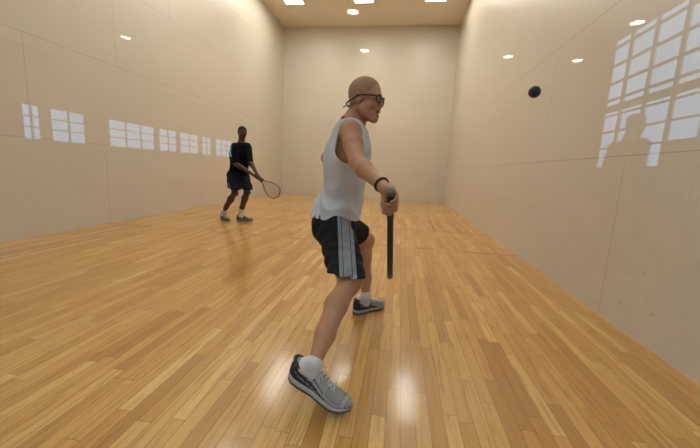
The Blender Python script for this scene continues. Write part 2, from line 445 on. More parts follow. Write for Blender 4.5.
def hand_prims(w, G, axis, palm, sgn, s=1.0, index_up=1):
    """hand closed round a handle: G on the handle, axis towards the racket head, palm = side the palm is on"""
    a = unit(axis); e1 = A(palm); e1 = unit(e1-a*(e1@a)); e2 = np.cross(a, e1)*sgn
    R = .015; pr = []
    dirv = lambda th: e1*math.cos(th)+e2*math.sin(th)
    pc = A(G)+e1*(R+.013)*s
    for t, q in ((-.028, .0145), (-.008, .016), (.012, .016), (.030, .0145)):
        pr.append((cone(lerp(w, pc+a*t, .25), pc+a*t+e2*.018, .019*s, q*s), .012))
    for i, (t, ln, q) in enumerate(((.034, 1.0, .0088), (.013, 1.06, .0092), (-.008, 1.0, .0088), (-.028, .84, .0076))):
        pts = []
        for k, th in enumerate((45, 95, 150, 205*ln, 240*ln)):
            rad = (R+.010+(.004 if k == 0 else 0))*s
            pts.append(A(G)+a*(t+.002*k)*s+dirv(math.radians(th))*rad)
        for k in range(4): pr.append((cone(pts[k], pts[k+1], q*s*(1.05-.06*k), q*s*(.99-.06*k)), .003))
    th0 = [A(w)+(pc-A(w))*.45+a*.022, A(G)+a*.044+dirv(math.radians(-35))*.032*s, A(G)+a*.052+dirv(math.radians(-95))*.027*s, A(G)+a*.050+dirv(math.radians(-150))*.026*s]
    for k, q in enumerate((.0145, .0118, .0105)): pr.append((cone(th0[k], th0[k+1], q*s, q*s*.88), .006))
    return pr
def open_hand(w, d, nrm, sgn, s=1.0):
    """relaxed, slightly curled hand"""
    d = unit(d); nn = A(nrm); nn = unit(nn-d*(nn@d)); sd = np.cross(d, nn)*sgn; w = A(w); pr = []
    for t in (-.028, -.010, .010, .028): pr.append((cone(w+d*.012+sd*t*.6, w+d*.082*s+sd*t, .015*s, .0125*s), .012))
    for t, ln, q in ((-.031, .068, .0082), (-.011, .078, .0088), (.010, .072, .0085), (.030, .055, .0074)):
        b = w+d*.085*s+sd*t
        for k in range(3):
            th = .35+.45*k; e = b+(d*math.cos(th)+nn*math.sin(th))*ln*s*(.42, .33, .25)[k]
            pr.append((cone(b, e, q*s*(1-.08*k), q*s*(.93-.08*k)), .003)); b = e
    b = w+d*.02-sd*.02
    for k, (q, ln) in enumerate(((.014, .045), (.0115, .035), (.010, .028))):
        th = .75-.22*k; e = b+(d*math.cos(th)-sd*math.sin(th)+nn*.3)*ln*s; pr.append((cone(b, e, q*s, q*s*.9), .006)); b = e
    return pr
def torso_prims(J, g=0.0):
    hL, hR, sL, sR = (A(J[k]) for k in ('hipL', 'hipR', 'shL', 'shR'))
    hm, sm = (hL+hR)/2, (sL+sR)/2; b = J.get('build', 1.0)
    def rv(t): v = lerp(hR-hL, sR-sL, t); v[2] *= .5; return unit(v)
    def fw(t): return unit(np.cross(unit(sm-hm), rv(t)))
    out = []
    for t, half, r, fo in ((0.0, .070, .094, -.008), (.14, .066, .092, 0), (.32, .060, .088, .008), (.52, .066, .092, .004), (.70, .082, .100, .0), (.84, .088, .090, .004), (.97, .105, .056, -.006)):
        c = lerp(hm, sm, t)+fw(t)*fo; v = rv(t)*half*b
        out.append((cone(c-v, c+v, (r+g)*b, (r+g)*b), .05))
    for h_ in (hL, hR): out.append((ball(lerp(h_, hm, .25)-fw(0)*.035-A((0, 0, .01)), (.088+g)*b), .05))
    return out, rv, fw
def arm_prims(J, sd, dr=(.052, .046, .036, .043, .027), g=0):
    s_, e, w = A(J['sh'+sd]), A(J['el'+sd]), A(J['wr'+sd])
    m = lerp(s_, e, .45); m2 = lerp(e, w, .28)
    return [(ball(s_, dr[0]+g), .04), (cone(s_, m, dr[0]+g, dr[1]+.003+g), .02), (cone(m, e, dr[1]+.002+g, dr[2]+.002+g), .02), (cone(e, m2, dr[2]+g, dr[3]+g), .02), (cone(m2, w, dr[3]+g, dr[4]+g), .02)]
def leg_prims(J, sd, r=(.083, .062, .054, .057, .033)):
    h_, k, a = A(J['hip'+sd]), A(J['kn'+sd]), A(J['an'+sd])
    back = A(J.get('back', (0, 0, 0)))
    c = lerp(k, a, .30)+back*.018
    return [(cone(h_, lerp(h_, k, .5), r[0], (r[0]+r[1])/2+.004), .03), (cone(lerp(h_, k, .5), k, (r[0]+r[1])/2+.002, r[2]), .03),
            (ball(k-back*.008, r[2]), .02), (cone(k, c, r[2]-.004, r[3]), .03), (cone(c, lerp(c, a, .55), r[3], .042), .03), (cone(lerp(c, a, .55), a, .042, r[4]), .03)]
def bounds(prims, m=.04):
    return np.min([p[0][1] for p in prims], 0)-m, np.max([p[0][2] for p in prims], 0)+m

def eval_masks(V, prim): return prim[0](V)

def make_body(J, root, skin, h, hs, hands, lips=True):
    ha, hsub, P = head_prims(J, hs)
    pr, rv, fw = torso_prims(J, -.012)
    hd = A(J['head']); nk = A(J['neck']); f, l, u = head_axes(J)
    base = lerp(J['shL'], J['shR'], .5)
    pr = list(pr)+[(cone(P(-.030, 0, -.055), lerp(nk, base, .35), .053*hs, .062), .02), (cone(lerp(nk, base, .3), lerp(base, J['shR'], .7), .050, .045), .03), (cone(lerp(nk, base, .3), lerp(base, J['shL'], .7), .050, .045), .03)]
    for sd in 'LR':
        pr += arm_prims(J, sd, J.get('arm', (.052, .046, .036, .043, .027)))+leg_prims(J, sd, J.get('leg', (.083, .062, .054, .057, .033)))
        a = A(J['an'+sd]); pr.append((cone(a, lerp(a, J['foot'+sd], .6), .026, .018), .01))
    allp = pr+ha
    for hp in hands: allp = allp+hp
    lo, hi = bounds(allp); F = Field(lo, hi, h)
    for p, k in pr: F.add(p, k)
    for p, k in ha: F.add(p, k*hs)
    for hp in hands:
        for p, k in hp: F.add(p, max(k, h*.4))
    for p, k in hsub: F.sub(p, k)
    V, Q = F.mesh(); V = relax(V, Q, 1, .4)
    mk = np.zeros(len(V))
    if lips:
        q = (V-P(.080, 0, -.0675)); lx, ly, lz = q@f, q@l, q@u
        mk[(abs(ly) < .023*hs) & (abs(lz) < .014*hs) & (lx > -.008) & (lx < .02)] = 1
    o = mesh_obj('body', V, Q, skin, root, True, {'m': mk}); return P
def make_hair(J, root, mat, hs, P, h, th=.004, front=.052):
    f, l, u = head_axes(J); ax = (f, l, u); r = lambda *a: tuple((q+th)*hs for q in a)
    pr = [(ell(P(-.014, 0, .036), ax, r(.089, .073, .079)), .02), (cone(P(-.030, 0, -.02), P(-.042, 0, -.055), (.052+th)*hs, (.044+th)*hs), .03)]
    lo, hi = bounds(pr); F = Field(lo, hi, h)
    for p, k in pr: F.add(p, k)
    F.cut(P(front, 0, .052), f*1.0-u*.42)            # forehead hairline
    F.cut(P(.0, 0, -.064), -u)                        # nape
    # temple and round the ears
    for sg in (1, -1): F.sub(cone(P(.07, sg*.075, .015), P(.004, sg*.085, -.022), .034*hs, .026*hs), .006); F.sub(cone(P(-.005, sg*.08, -.02), P(.01, sg*.08, -.10), .027*hs, .05*hs), .006)
    F.sub(ell(P(.03, 0, -.05), ax, tuple(q*hs for q in (.062, .09, .075))), .006)
    V, Q = F.mesh(); mesh_obj('hair', V, Q, mat, root)
def make_eyes(J, root, P, hs, iris, wc=.72):
    f, l, u = head_axes(J); white = simple('eye_white', (wc, wc*.95, wc*.9), .3, .02, spec=.2)
    for sg in (1, -1):
        c = P(.0745, sg*.031, -.002); r = .0125*hs; v = []; fc = []; n1, n2 = 16, 10; fm = []
        for i in range(n2+1):
            th = math.pi*i/n2
            for k in range(n1):
                a = 2*math.pi*k/n1; v.append(c+r*(f*math.cos(th)+(l*math.cos(a)+u*math.sin(a))*math.sin(th)))
        for i in range(n2):
            for k in range(n1): fc.append((i*n1+k, i*n1+(k+1) % n1, (i+1)*n1+(k+1) % n1, (i+1)*n1+k)); fm.append(1 if i < 2 else 0)
        mesh_obj('eye', v, fc, [white, iris], root, True, fmat=fm)

# ------------------------------------------------------------------ footwear
def make_shoe(heel, toe, up, root, mats, length=None, lat=1):
    """heel/toe = sole contact ends; up = shoe's up; lat: side that carries the dark panel"""
    heel, toe = A(heel), A(toe); x = toe-heel; L = np.linalg.norm(x); x = x/L; z = A(up); z = unit(z-x*(z@x)); y = np.cross(z, x)
    k = L/.30
    P = lambda a, b, c: heel+(x*a+y*b+z*c*1.16)*k
    st = np.linspace(0, 1, 90)
    def halfw(t): # footprint
        return np.interp(t, [0, .03, .10, .22, .42, .60, .76, .88, .96, 1.0], [.006, .022, .033, .037, .035, .044, .049, .043, .026, .006])
    def top(t):   # height of the upper
        return np.interp(t, [0, .04, .12, .25, .36, .46, .60, .78, .90, .97, 1.0], [.055, .096, .108, .100, .100, .094, .072, .056, .046, .034, .02])
    def spring(t): return .018*max(0, (t-.72)/.28)**1.6+.010*max(0, (.12-t)/.12)**1.5
    bend = lambda t: 0
    def loft(name, mat, z0f, z1f, wf, n=24, expo=2.6, parent=root, fm=None):
        v = []; f = []; s = []
        for i, t in enumerate(st):
            a, b, w = z0f(t)+spring(t), z1f(t)+spring(t), wf(t)
            for q in range(n):
                th = 2*math.pi*q/n; cs, sn = math.cos(th), math.sin(th)
                yy = w*math.copysign(abs(cs)**(2/expo), cs); zz = (a+b)/2+(b-a)/2*math.copysign(abs(sn)**(2/expo), sn)
                if name == 'upper': yy *= 1-.38*max(0, (zz-a)/(b-a)-.15)**1.2
                v.append(P(t*.30, yy, zz)); s.append((t, yy, (zz-a)/(b-a)))
        for i in range(len(st)-1):
            for q in range(n): f.append((i*n+q, (i+1)*n+q, (i+1)*n+(q+1) % n, i*n+(q+1) % n))
        f += [tuple(range(n)), tuple((len(st)-1)*n+q for q in range(n))[::-1]]
        at_ = None
        if fm: at_ = {'m': [fm(*q) for q in s]}
        return mesh_obj(name, v, f, mat, parent, True, at_)
    def panel(t, yy, zz):
        # 0 grey mesh, .3 dark panel, .6 silver overlay
        sidew = abs(yy) > .012
        if t < .08 and zz > .10: return .35
        if sidew and zz > .06 and zz < .74-.80*max(0, t-.12) and t < .66:
            return .7 if abs(zz-(.50-.62*max(0, t-.10))) < .035 and t > .12 else .35
        if sidew and abs(zz-(.93-.55*t)) < .03 and .14 < t < .60: return .35
        if .64 < t < .86 and zz > .62: return .7
        if t > .93: return .35 if zz < .35 else .7
        return 0.05
    loft('outsole', mats['outsole'], lambda t: 0, lambda t: .012, lambda t: halfw(t)*.98)
    loft('midsole', mats['midsole'], lambda t: .008, lambda t: .034-.010*t, lambda t: halfw(t)*1.04)
    up_o = loft('upper', mats['upper'], lambda t: .018, lambda t: max(top(t), .03), lambda t: halfw(t)*.97, fm=panel, n=72)
    m = MB()
    for i in range(6):
        t = .42+.05*i; w = .020-.001*i; zt = top(t)+.002+spring(t)
        m.tube([P(t*.3, -w, zt-.010), P(t*.3+.004, -w*.5, zt), P(t*.3+.010, w*.5, zt), P((t+.05)*.3, w, zt-.010)], .0022*k, 6)
        m.tube([P((t+.05)*.3, -w, zt-.012), P(t*.3+.010, -w*.5, zt), P(t*.3+.004, w*.5, zt), P(t*.3, w, zt-.010)], .0022*k, 6)
    for sg in (1, -1):
        m.tube([P(.128, 0, .098), P(.120, sg*.018, .106), P(.135, sg*.036, .098), P(.150, sg*.034, .082), P(.140, sg*.012, .094)], .0024*k, 6)
    m.build('laces', mats['lace'], up_o, True)
    # padded collar round the ankle
    c = MB(); c.tube([P(.060+.048*math.cos(a), .027*math.sin(a), .096+.006*math.cos(2*a)) for a in np.linspace(0, 2*math.pi, 28, endpoint=False)], .0075*k, 8, True)
    c.build('collar', mats['collar'], up_o, True)
    return P
def make_sock(an, knee, P, root, mat, up=.075, r=.039, ft=None):
    up += .006
    an, knee = A(an), A(knee); d = unit(knee-an); top = an+d*up
    pr = [(cone(P(.060, 0, .055), P(.066, 0, .09), .022, .028), .02), (cone(P(.10, 0, .055), P(.072, 0, .09), .020, .028), .02), (cone(P(.064, 0, .088), an+d*.01, .030, r-.002), .02), (cone(an, an+d*(up+.03), r-.002, r+.002), .015), (cone(an, lerp(an, ft, .9), r-.002, .029), .02)]
    lo, hi = bounds(pr); F = Field(lo, hi, .0045)
    for p, k in pr: F.add(p, k)
    F.cut(top, d)
    F.sub(cone(an+d*(up-.012), an+d*(up+.1), r-.005, r-.005), .003)
    V, Q = F.mesh(); mesh_obj('sock', V, Q, mat, root)

# ------------------------------------------------------------------ racket
def make_racket(butt, axis, width, label, mats, name='racket'):
    a = unit(axis); w = A(width); w = unit(w-a*(w@a)); nrm = np.cross(a, w); butt = A(butt)
    root = empty(name, Vector(butt), label, 'racket')
    P = lambda s, t, q=0: Vector(butt+a*s+w*t+nrm*q)
    g = MB(); g.tube([P(.0, 0), P(.004, 0), P(.012, 0), P(.022, 0), P(.10, 0), P(.165, 0), P(.172, 0)], [.012, .0175, .018, .0152, .0142, .0142, .011], 8)
    gr = g.build('grip', mats['grip'], root)
    c = MB(); c.tube([P(-.004, 0), P(.0, 0), P(.014, 0)], [.010, .0165, .0188], 12); c.build('butt_cap', mats['cap'], gr, True)
    pts = []
    S = [.165, .19, .22, .26, .31, .36, .41, .45, .485, .512, .530, .540]; Wd = [.008, .018, .036, .062, .091, .111, .120, .117, .103, .078, .045, .0]
    dens = np.linspace(0, 1, 33)
    cum = np.linspace(0, 11, 33)
    ss = np.interp(cum, range(12), S); ww = np.interp(cum, range(12), Wd)
    for k in range(3): ss[1:-1] = (ss[:-2]+2*ss[1:-1]+ss[2:])/4; ww[1:-1] = (ww[:-2]+2*ww[1:-1]+ww[2:])/4
    loop = [P(s, t) for s, t in zip(ss, ww)]+[P(s, -t) for s, t in list(zip(ss, ww))[-2::-1]]
    h = MB(); h.tube(loop, .0065, 8, True, flat=(Vector(nrm), 2.0)); h.build('frame', mats['frame'], root, True)
    b = MB(); b.tube([P(s+.004, t*1.02) for s, t in zip(ss[-9:], ww[-9:])]+[P(s+.004, -t*1.02) for s, t in list(zip(ss[-9:], ww[-9:]))[-2::-1]], .0062, 6, flat=(Vector(nrm), 1.9)); b.build('bumper', mats['bumper'], root, True)
    st = MB()
    for t in np.arange(-.105, .106, .015):
        ok = [s for s, q in zip(ss, ww) if q > abs(t)+.002]
        if ok: st.tube([P(min(ok), t), P(max(ok), t)], .0009, 4)
    for s in np.arange(.24, .53, .016):
        q = float(np.interp(s, ss, ww)); st.tube([P(s, -q), P(s, q)], .0009, 4)
    st.build('strings', mats['string'], root)
    return root, P

# ================================================================== near player
LA = lambda *a: at(*a)
J = dict(head=LA(366, 99.5, 1.85), head_up=(.10, .02, 1), face=(1, -.26, -.09),
         neck=LA(355, 118, 1.87), shR=LA(350.5, 132, 1.74), elR=LA(357.5, 163, 1.53), wrR=LA(383, 186, 1.34),
         shL=LA(353, 130, 2.04), elL=LA(327, 158, 2.1), wrL=LA(344, 178, 2.05),
         hipR=LA(335, 226, 1.88), hipL=LA(340, 225, 2.04), knR=LA(349, 283, 1.58), anR=LA(319, 357, 1.28),
         knL=LA(366, 240, 2.30), anL=LA(366, 296, 2.22), back=(-.75, -.6, .1))
J['build'] = 1.07
J['leg'] = (.086, .066, .053, .052, .028)
J['arm'] = (.054, .044, .034, .038, .025)
sh_t = on_floor(349.5, 414, .012); sh_h = LA(288.5, 376.5, sh_t.y-C0.y+.075)
# seat the toe on the floor
dz = sh_t.z-.012
sh_h.z -= dz; sh_t.z -= dz
fl_h = on_floor(353, 315); fl_t = on_floor(378, 308)
dirL = (fl_t-fl_h).normalized(); fl_t = fl_h+dirL*.29
upR = unit(np.cross(A(sh_t)-A(sh_h), np.cross(A((.12, -.12, 1)), A(sh_t)-A(sh_h)))); LR_ = np.linalg.norm(A(sh_t)-A(sh_h)); xR_ = (A(sh_t)-A(sh_h))/LR_
J['anR'] = A(sh_h)+(xR_*.098+upR*.135)*LR_/.30
J['footR'] = A(sh_h)+(A(sh_t)-A(sh_h))*.40+upR*.055; J['footL'] = A(fl_h)+A(dirL)*.11+A((0, 0, .055))
skinA = skin_mat('skin_light', (.50, .255, .135), (.43, .18, .09), (.32, .11, .08))
p1 = empty('person', (J['hipR'].x, J['hipR'].y, 0), 'person in white sleeveless shirt and black shorts lunging in the foreground with racket lowered', 'person')
rkG = LA(390.5, 200.5, 1.26)
rkA = (LA(390, 263, 1.59)-rkG).normalized()
view = (rkG-C0).normalized()
rk_w = view-rkA*view.dot(rkA)
handR = hand_prims(J['wrR'], rkG, rkA, J['wrR']-rkG+Vector((-.02, 0, .02)), 1)
handL = open_hand(J['wrL'], (.8, .1, -.3), (0, -1, 0), -1)
P = make_body(J, p1, skinA, .0055, 1.0, [handR, handL])
make_hair(J, p1, simple('cropped_sandy_hair', (.37, .215, .11), .85, .25, 260, bump=.3), 1.0, P, .004, th=.0016, front=.046)
make_eyes(J, p1, P, 1.0, simple('blue_iris', (.04, .06, .09), .2))
# sports eyewear
f, l, u = head_axes(J)
blk = simple('black_plastic', (.012, .012, .013), .35, .1)
e = MB()
for sg in (1, -1):
    pts = [P(.091-abs(.031+.027*math.cos(a)-.02)*.28, sg*(.033+.028*math.cos(a)), .000+.0195*math.sin(a)) for a in np.linspace(0, 2*math.pi, 20, endpoint=False)]
    e.tube(pts, .0037, 6, True)
    e.tube([P(.080, sg*.060, .006), P(.070, sg*.076, .007), P(.03, sg*.083, .005), P(-.012, sg*.0845, .002)], [.005, .0055, .0045, .004], 6)
e.tube([P(.090, .007, .004), P(.094, 0, .007), P(.090, -.007, .004)], .004, 6)
ey = e.build('eyewear', blk, p1, True)
t = NT('clear_lens'); mx = t.n('ShaderNodeMixShader', {0: .12}); tr = t.n('ShaderNodeBsdfTransparent', {'Color': (.85, .9, .92, 1)}); gl = t.n('ShaderNodeBsdfGlossy', {'Roughness': .03})
t.t.links.new(tr.outputs[0], mx.inputs[1]); t.t.links.new(gl.outputs[0], mx.inputs[2]); t.t.links.new(mx.outputs[0], t.out.inputs[0])
for sg in (1, -1):
    vs = []
    for o_ in (0, -.0015): vs += [P(o_+.091-abs(.031+.027*math.cos(a)-.02)*.28, sg*(.033+.027*math.cos(a)), .0185*math.sin(a)) for a in np.linspace(0, 2*math.pi, 20, endpoint=False)]
    mesh_obj('lens', vs, [tuple(range(20)), tuple(range(39, 19, -1))]+[(i, (i+1) % 20, 20+(i+1) % 20, 20+i) for i in range(20)], t.m, ey)
s_ = MB(); s_.tube([P(-.012, .0845, .002), P(-.03, .083, -.010), P(-.06, .073, -.024), P(-.092, .045, -.036), P(-.101, 0, -.040), P(-.092, -.045, -.036), P(-.06, -.073, -.024), P(-.03, -.083, -.010), P(-.012, -.0845, .002)], .0036, 6, flat=(Vector(u), 1.7))
s_.tube([P(-.098, -.02, -.039), P(-.112, -.024, -.050), P(-.118, -.022, -.056)], .003, 6)
s_.build('strap', blk, ey, True)

# sleeveless shirt
pr, rv, fw = torso_prims(J, .016)
hm = lerp(J['hipL'], J['hipR'], .5); sm = lerp(J['shL'], J['shR'], .5); axis_t = unit(sm-hm)
lo, hi = bounds(pr, .08); F = Field(lo, hi, .006)
for p_, k in pr: F.add(p_, k)
# fabric hanging off the back and front over the hips
F.add(cone(hm-fw(0)*.075+axis_t*.10, hm-fw(0)*.098-axis_t*.04, .085, .088), .06)
F.add(cone(hm+fw(0)*.008+axis_t*.15, hm+fw(0)*.004-axis_t*.05, .090, .090), .06)
F.add(cone(lerp(hm, sm, .9)-fw(1)*.02, lerp(J['neck'], sm, .3), .07, .066), .05)
for sd in 'LR': F.add(cone(lerp(sm, J['sh'+sd], .25)+axis_t*.035, lerp(sm, J['sh'+sd], .72)+axis_t*.028, .043, .036), .03)
def wr_(g):
    t = (g-hm)@axis_t; y = (g-hm)@rv(.3); x = (g-hm)@fw(.3)
    a = (.0120*np.abs(np.sin(.5*(58*t+22*x+6*np.sin(12*y+9*x))))-.006)*np.clip(1.15-t*2.3, 0, 1)
    b = .0034*np.sin(38*(t*.7+x*1.1)+5*np.sin(11*y))
    return a+b
F.warp(wr_)
hem = LA(335, 221, 1.8)
F.cut(hem, (-.03, .0, -1))
F.sub(cone(A(hm)-axis_t*.15, A(hm)+axis_t*.012, .078, .070), .02)
neckhole = cone(lerp(J['neck'], J['head'], .7), A(J['neck'])-A((0, 0, .004))+A((.020, 0, 0)), .070, .080)
V0f = neckhole[0]
F.sub(neckhole, .006)
for sd in 'LR':
    s0 = A(J['sh'+sd]); e0 = A(J['el'+sd]); out = (s0-sm)/np.linalg.norm(s0-sm)
    F.sub(cone(s0+out*.030+axis_t*.050, s0+out*.016-axis_t*.100, .052, .066), .008)
V, Q = F.mesh(); V = relax(V, Q, 1, .4)
dn = V0f(V)
mk = np.where(dn < .021, .6, .1)
m_shirt = attr_mat('white_jersey', [(0, (.62, .62, .61)), (.35, (.42, .025, .03))], .85, .15, noise_amp=.03)
o = mesh_obj('tank_top', V, Q, m_shirt, p1, True, {'m': mk}); o['label'] = 'white sleeveless shirt with red collar edge'

# shorts
hl, hr, kl, kr = (A(J[k]) for k in ('hipL', 'hipR', 'knL', 'knR'))
pr = torso_prims(J, .010)[0]; pr = [pr[0], pr[1], pr[-1], pr[-2]]
tr_, tl_ = .84, .62
hemR = lerp(hr, kr, tr_); hemL = lerp(hl, kl, tl_)
pr += [(cone(hr, lerp(hr, kr, 1.15), .104, .094), .04), (cone(hl, lerp(hl, kl, .95), .100, .090), .04)]
lo, hi = bounds(pr, .05); F = Field(lo, hi, .006)
for p_, k in pr[:4]+pr[4:5]: F.add(p_, k)
FR = LA(345, 276, 1.6)
sl, g = F.grid(F.o, F.o+F.n*F.h, 0)
F.D = np.maximum(F.D, (g-A(hemR))@unit(A((.0, -.10, -1))))      # near leg hem
F2 = Field(lo, hi, .006); F2.add(pr[5][0], .03); F2.cut(hemL, unit(kl-hl)*1.0+A((0, 0, -.45)))
k = .03; h_ = np.maximum(k-np.abs(F.D-F2.D), 0)/k; F.D = np.minimum(F.D, F2.D)-h_*h_*k*.25
F.cut(hm+A((0, 0, .12)), (0, 0, 1))
def wr2(g):
    t = (g-hr)@unit(kr-hr); y = (g-hr)@A((1, 0, 0)); return .0032*np.sin(48*y+9*np.sin(13*t))*np.clip(t*4, 0, 1)+.0018*np.sin(70*t+20*y)
F.warp(wr2)
F.sub(cone(lerp(hr, kr, .80), lerp(hr, kr, 1.3), .080, .086), .01); F.sub(cone(lerp(hl, kl, .42), lerp(hl, kl, 1.1), .072, .080), .01)
V, Q = F.mesh(); V = relax(V, Q, 1, .4)
# stripe runs down the outside of the near leg
ax = unit(kr-hr); top_p = A(LA(345, 221, 1.78)); bot_p = A(LA(348, 276, 1.5)); sx = unit(bot_p-top_p); outv = unit(np.cross(sx, A((1, 0, 0)))); 
sw = unit(np.cross(outv, sx)); cc = (V-top_p)@sw*(1 if sw[0] > 0 else -1)
near = (V[:, 1] < np.interp((V-hr)@ax, [-.1, .4], [hr[1]-.01, hr[1]-.20]))
mk = np.where(near, np.clip(.5+cc*4.0, 0, 1), 0)
grey = (.27, .275, .29); bl = (.004, .004, .005)
m_shorts = attr_mat('black_shorts_fabric', [(0, bl), (.335, grey), (.408, bl), (.420, grey), (.580, bl), (.592, grey), (.665, bl)], .8, .1, noise_amp=.08)
o = mesh_obj('shorts', V, Q, m_shorts, p1, True, {'m': mk}); o['label'] = 'black shorts with wide grey side stripe'

dark = (.022, .020, .022)
shoe_m = dict(outsole=simple('dark_rubber', (.05, .048, .045), .7), midsole=simple('grey_foam', (.42, .40, .37), .6), lace=simple('white_lace', (.62, .60, .56), .8),
              collar=simple('dark_padding', (.03, .03, .032), .85), upper=attr_mat('grey_mesh_upper', [(0, (.36, .345, .32)), (.2, dark), (.55, (.27, .265, .26))], .6, .2))
sockm = simple('white_sock', (.68, .66, .63), .9, .05, 120, bump=.3)
for hh, tt, up_, sd in ((sh_h, sh_t, A((.12, -.12, 1)), 'R'), (fl_h, fl_t, A((0, 0, 1)), 'L')):
    se = bpy.data.objects.new('shoe', None); se.location = Vector(hh)-p1.location; link(se, p1)
    PS = make_shoe(hh, tt, up_, se, shoe_m)
    # sock blends the ankle into the shoe
    make_sock(J['an'+sd], J['kn'+sd], PS, p1, sockm, .012 if sd == 'R' else .03, .0315, J['foot'+sd])
# wristband cord
w0 = A(J['wrR']); dv = unit(w0-A(J['elR'])); cpos = w0-dv*.012; q1 = unit(np.cross(dv, A((0, 0, 1)))); q2 = np.cross(dv, q1)
b = MB(); b.tube([cpos+(q1*math.cos(a)+q2*math.sin(a))*.028 for a in np.linspace(0, 2*math.pi, 24, endpoint=False)], .0055, 8, True)
b.build('wristband', simple('black_band', (.012, .012, .013), .7), p1, True)
# racket of the near player
rm = dict(grip=simple('dark_grip', (.05, .047, .045), .75, .3, 150, bump=.6), cap=simple('grey_cap', (.10, .095, .09), .5), frame=simple('black_frame', (.012, .012, .014), .3), bumper=simple('black_bumper', (.02, .02, .02), .6), string=simple('black_string', (.03, .03, .03), .4))
make_racket(A(rkG)-A(rkA)*.055, rkA, rk_w, 'black racket seen edge-on, pointing at the floor in the white-shirted player\'s hand', rm)
# thin wrist lanyard end of the racket lies in the ball hand: small black loop on the butt cap

# ================================================================== far player
D = 5.7
J2 = dict(head=at(242.3, 133, D), head_up=(.04, .0, 1), face=(.55, -.80, -.12),
          neck=at(241.5, 141.5, D), shR=at(235.0, 147, D-.10), shL=at(247.6, 146.5, D+.06), elR=at(235.2, 163.5, D-.20), elL=at(250.2, 162, D-.12),
          wrR=at(251.5, 173.6, D-.42), wrL=at(256.6, 173.0, D-.33),
          hipR=at(233.0, 176.5, D-.06), hipL=at(243.5, 177, D+.06), knR=at(235.0, 193, D-.28), knL=at(247.2, 192, D-.12),
          anR=at(225.5, 213, D-.02), anL=at(241.0, 213.2, D-.06), back=(-.6, .6, .1), build=.95, arm=(.050, .046, .036, .040, .025), leg=(.085, .066, .052, .056, .031))
fs = []
for hx, tx in (((221.2, 219.0), (231.8, 222.0)), ((236.4, 221.0), (252.3, 221.2))):
    a_, b_ = on_floor(*hx), on_floor(*tx); d_ = (b_-a_).normalized(); fs.append((a_, a_+d_*.29, d_))
# put the ankles over the shoes
J2['anR'] = fs[0][0]+fs[0][2]*.065+Vector((0, 0, .125)); J2['anL'] = fs[1][0]+fs[1][2]*.065+Vector((0, 0, .125))
J2['footR'] = A(fs[0][0]+fs[0][2]*.12)+A((0, 0, .05)); J2['footL'] = A(fs[1][0]+fs[1][2]*.12)+A((0, 0, .05))
skinB = skin_mat('skin_dark', (.075, .036, .020), (.055, .024, .014), (.07, .026, .02))
p2 = empty('person', (J2['hipR'].x, J2['hipR'].y, 0), 'person in dark shirt and dark shorts waiting near the left wall', 'person')
rG = at(256.8, 176.0, D-.42); rA = (at(276.5, 194, D-.42)-rG).normalized()
rW = (at(273, 180.5, D-.42)-at(266, 193, D-.42))
hR_ = hand_prims(J2['wrR'], rG, rA, J2['wrR']-rG+Vector((0, 0, .03)), 1)
hL_ = hand_prims(J2['wrL'], rG+rA*.085, rA, J2['wrL']-rG, -1)
P2 = make_body(J2, p2, skinB, .007, .98, [hR_, hL_])
make_hair(J2, p2, simple('short_black_hair', (.012, .010, .009), .9, .2, 200), .98, P2, .006, th=.006)
make_eyes(J2, p2, P2, .98, simple('brown_iris', (.02, .012, .008), .2), .16)
pr, rv, fw = torso_prims(J2, .020); hm = lerp(J2['hipL'], J2['hipR'], .5); sm = lerp(J2['shL'], J2['shR'], .5); axis_t = unit(sm-hm)
sl_ = []
for sd in 'LR':
    s0, e0 = A(J2['sh'+sd]), A(J2['el'+sd]); sl_ += [(cone(s0, lerp(s0, e0, .95), .068, .058), .03)]
pr = pr+sl_+[(cone(lerp(sm, J2['neck'], .2), lerp(sm, J2['neck'], .65), .085, .060), .04)]
lo, hi = bounds(pr, .05); F = Field(lo, hi, .009)
for p_, k in pr: F.add(p_, k)
F.warp(lambda g: .004*np.sin(34*(g@axis_t)+18*(g@rv(.3))+4*np.sin(20*(g@fw(.3)))))
F.cut(hm-axis_t*.03, -axis_t)
for sd in 'LR':
    s0, e0 = A(J2['sh'+sd]), A(J2['el'+sd])
    F.sub(cone(lerp(s0, e0, .82), lerp(s0, e0, 1.3), .046, .046), .006)
F.sub(cone(J2['head'], J2['neck'], .055, .058), .01)
V, Q = F.mesh(); mesh_obj('t_shirt', V, Q, simple('black_jersey', (.004, .0045, .0055), .95, .15, spec=.15), p2)
hl, hr, kl, kr = (A(J2[k]) for k in ('hipL', 'hipR', 'knL', 'knR'))
tp = torso_prims(J2, .020)[0]; pr = [tp[0], tp[1], tp[-1], tp[-2], (cone(hr, lerp(hr, kr, 1.0), .108, .122), .03), (cone(hl, lerp(hl, kl, 1.0), .105, .112), .03)]
lo, hi = bounds(pr, .05); F = Field(lo, hi, .009)
for p_, k in pr: F.add(p_, k)
F.warp(lambda g: .005*np.sin(30*g[..., 0]+6*np.sin(9*g[..., 2])+22*g[..., 1]))
hz = lerp(hr, kr, .70); F.cut(hz, (-.12, .10, -1)); F.cut(hm+A((0, 0, .14)), (0, 0, 1))
F.sub(cone(lerp(hr, kr, .5), lerp(hr, kr, 1.3), .088, .105), .01); F.sub(cone(lerp(hl, kl, .5), lerp(hl, kl, 1.3), .086, .10), .01)
V, Q = F.mesh()
cz = (V-hz)@unit(A((.12, -.10, 1)))
x0 = at(230.6, 184, D-.2).x
vee = .075-.95*np.abs(V[:, 0]-x0)
mk = np.where((np.abs(cz-vee) < .012) & (V[:, 1] < hm[1]-.02) & (np.abs(V[:, 0]-x0) < .13), .6, .1)
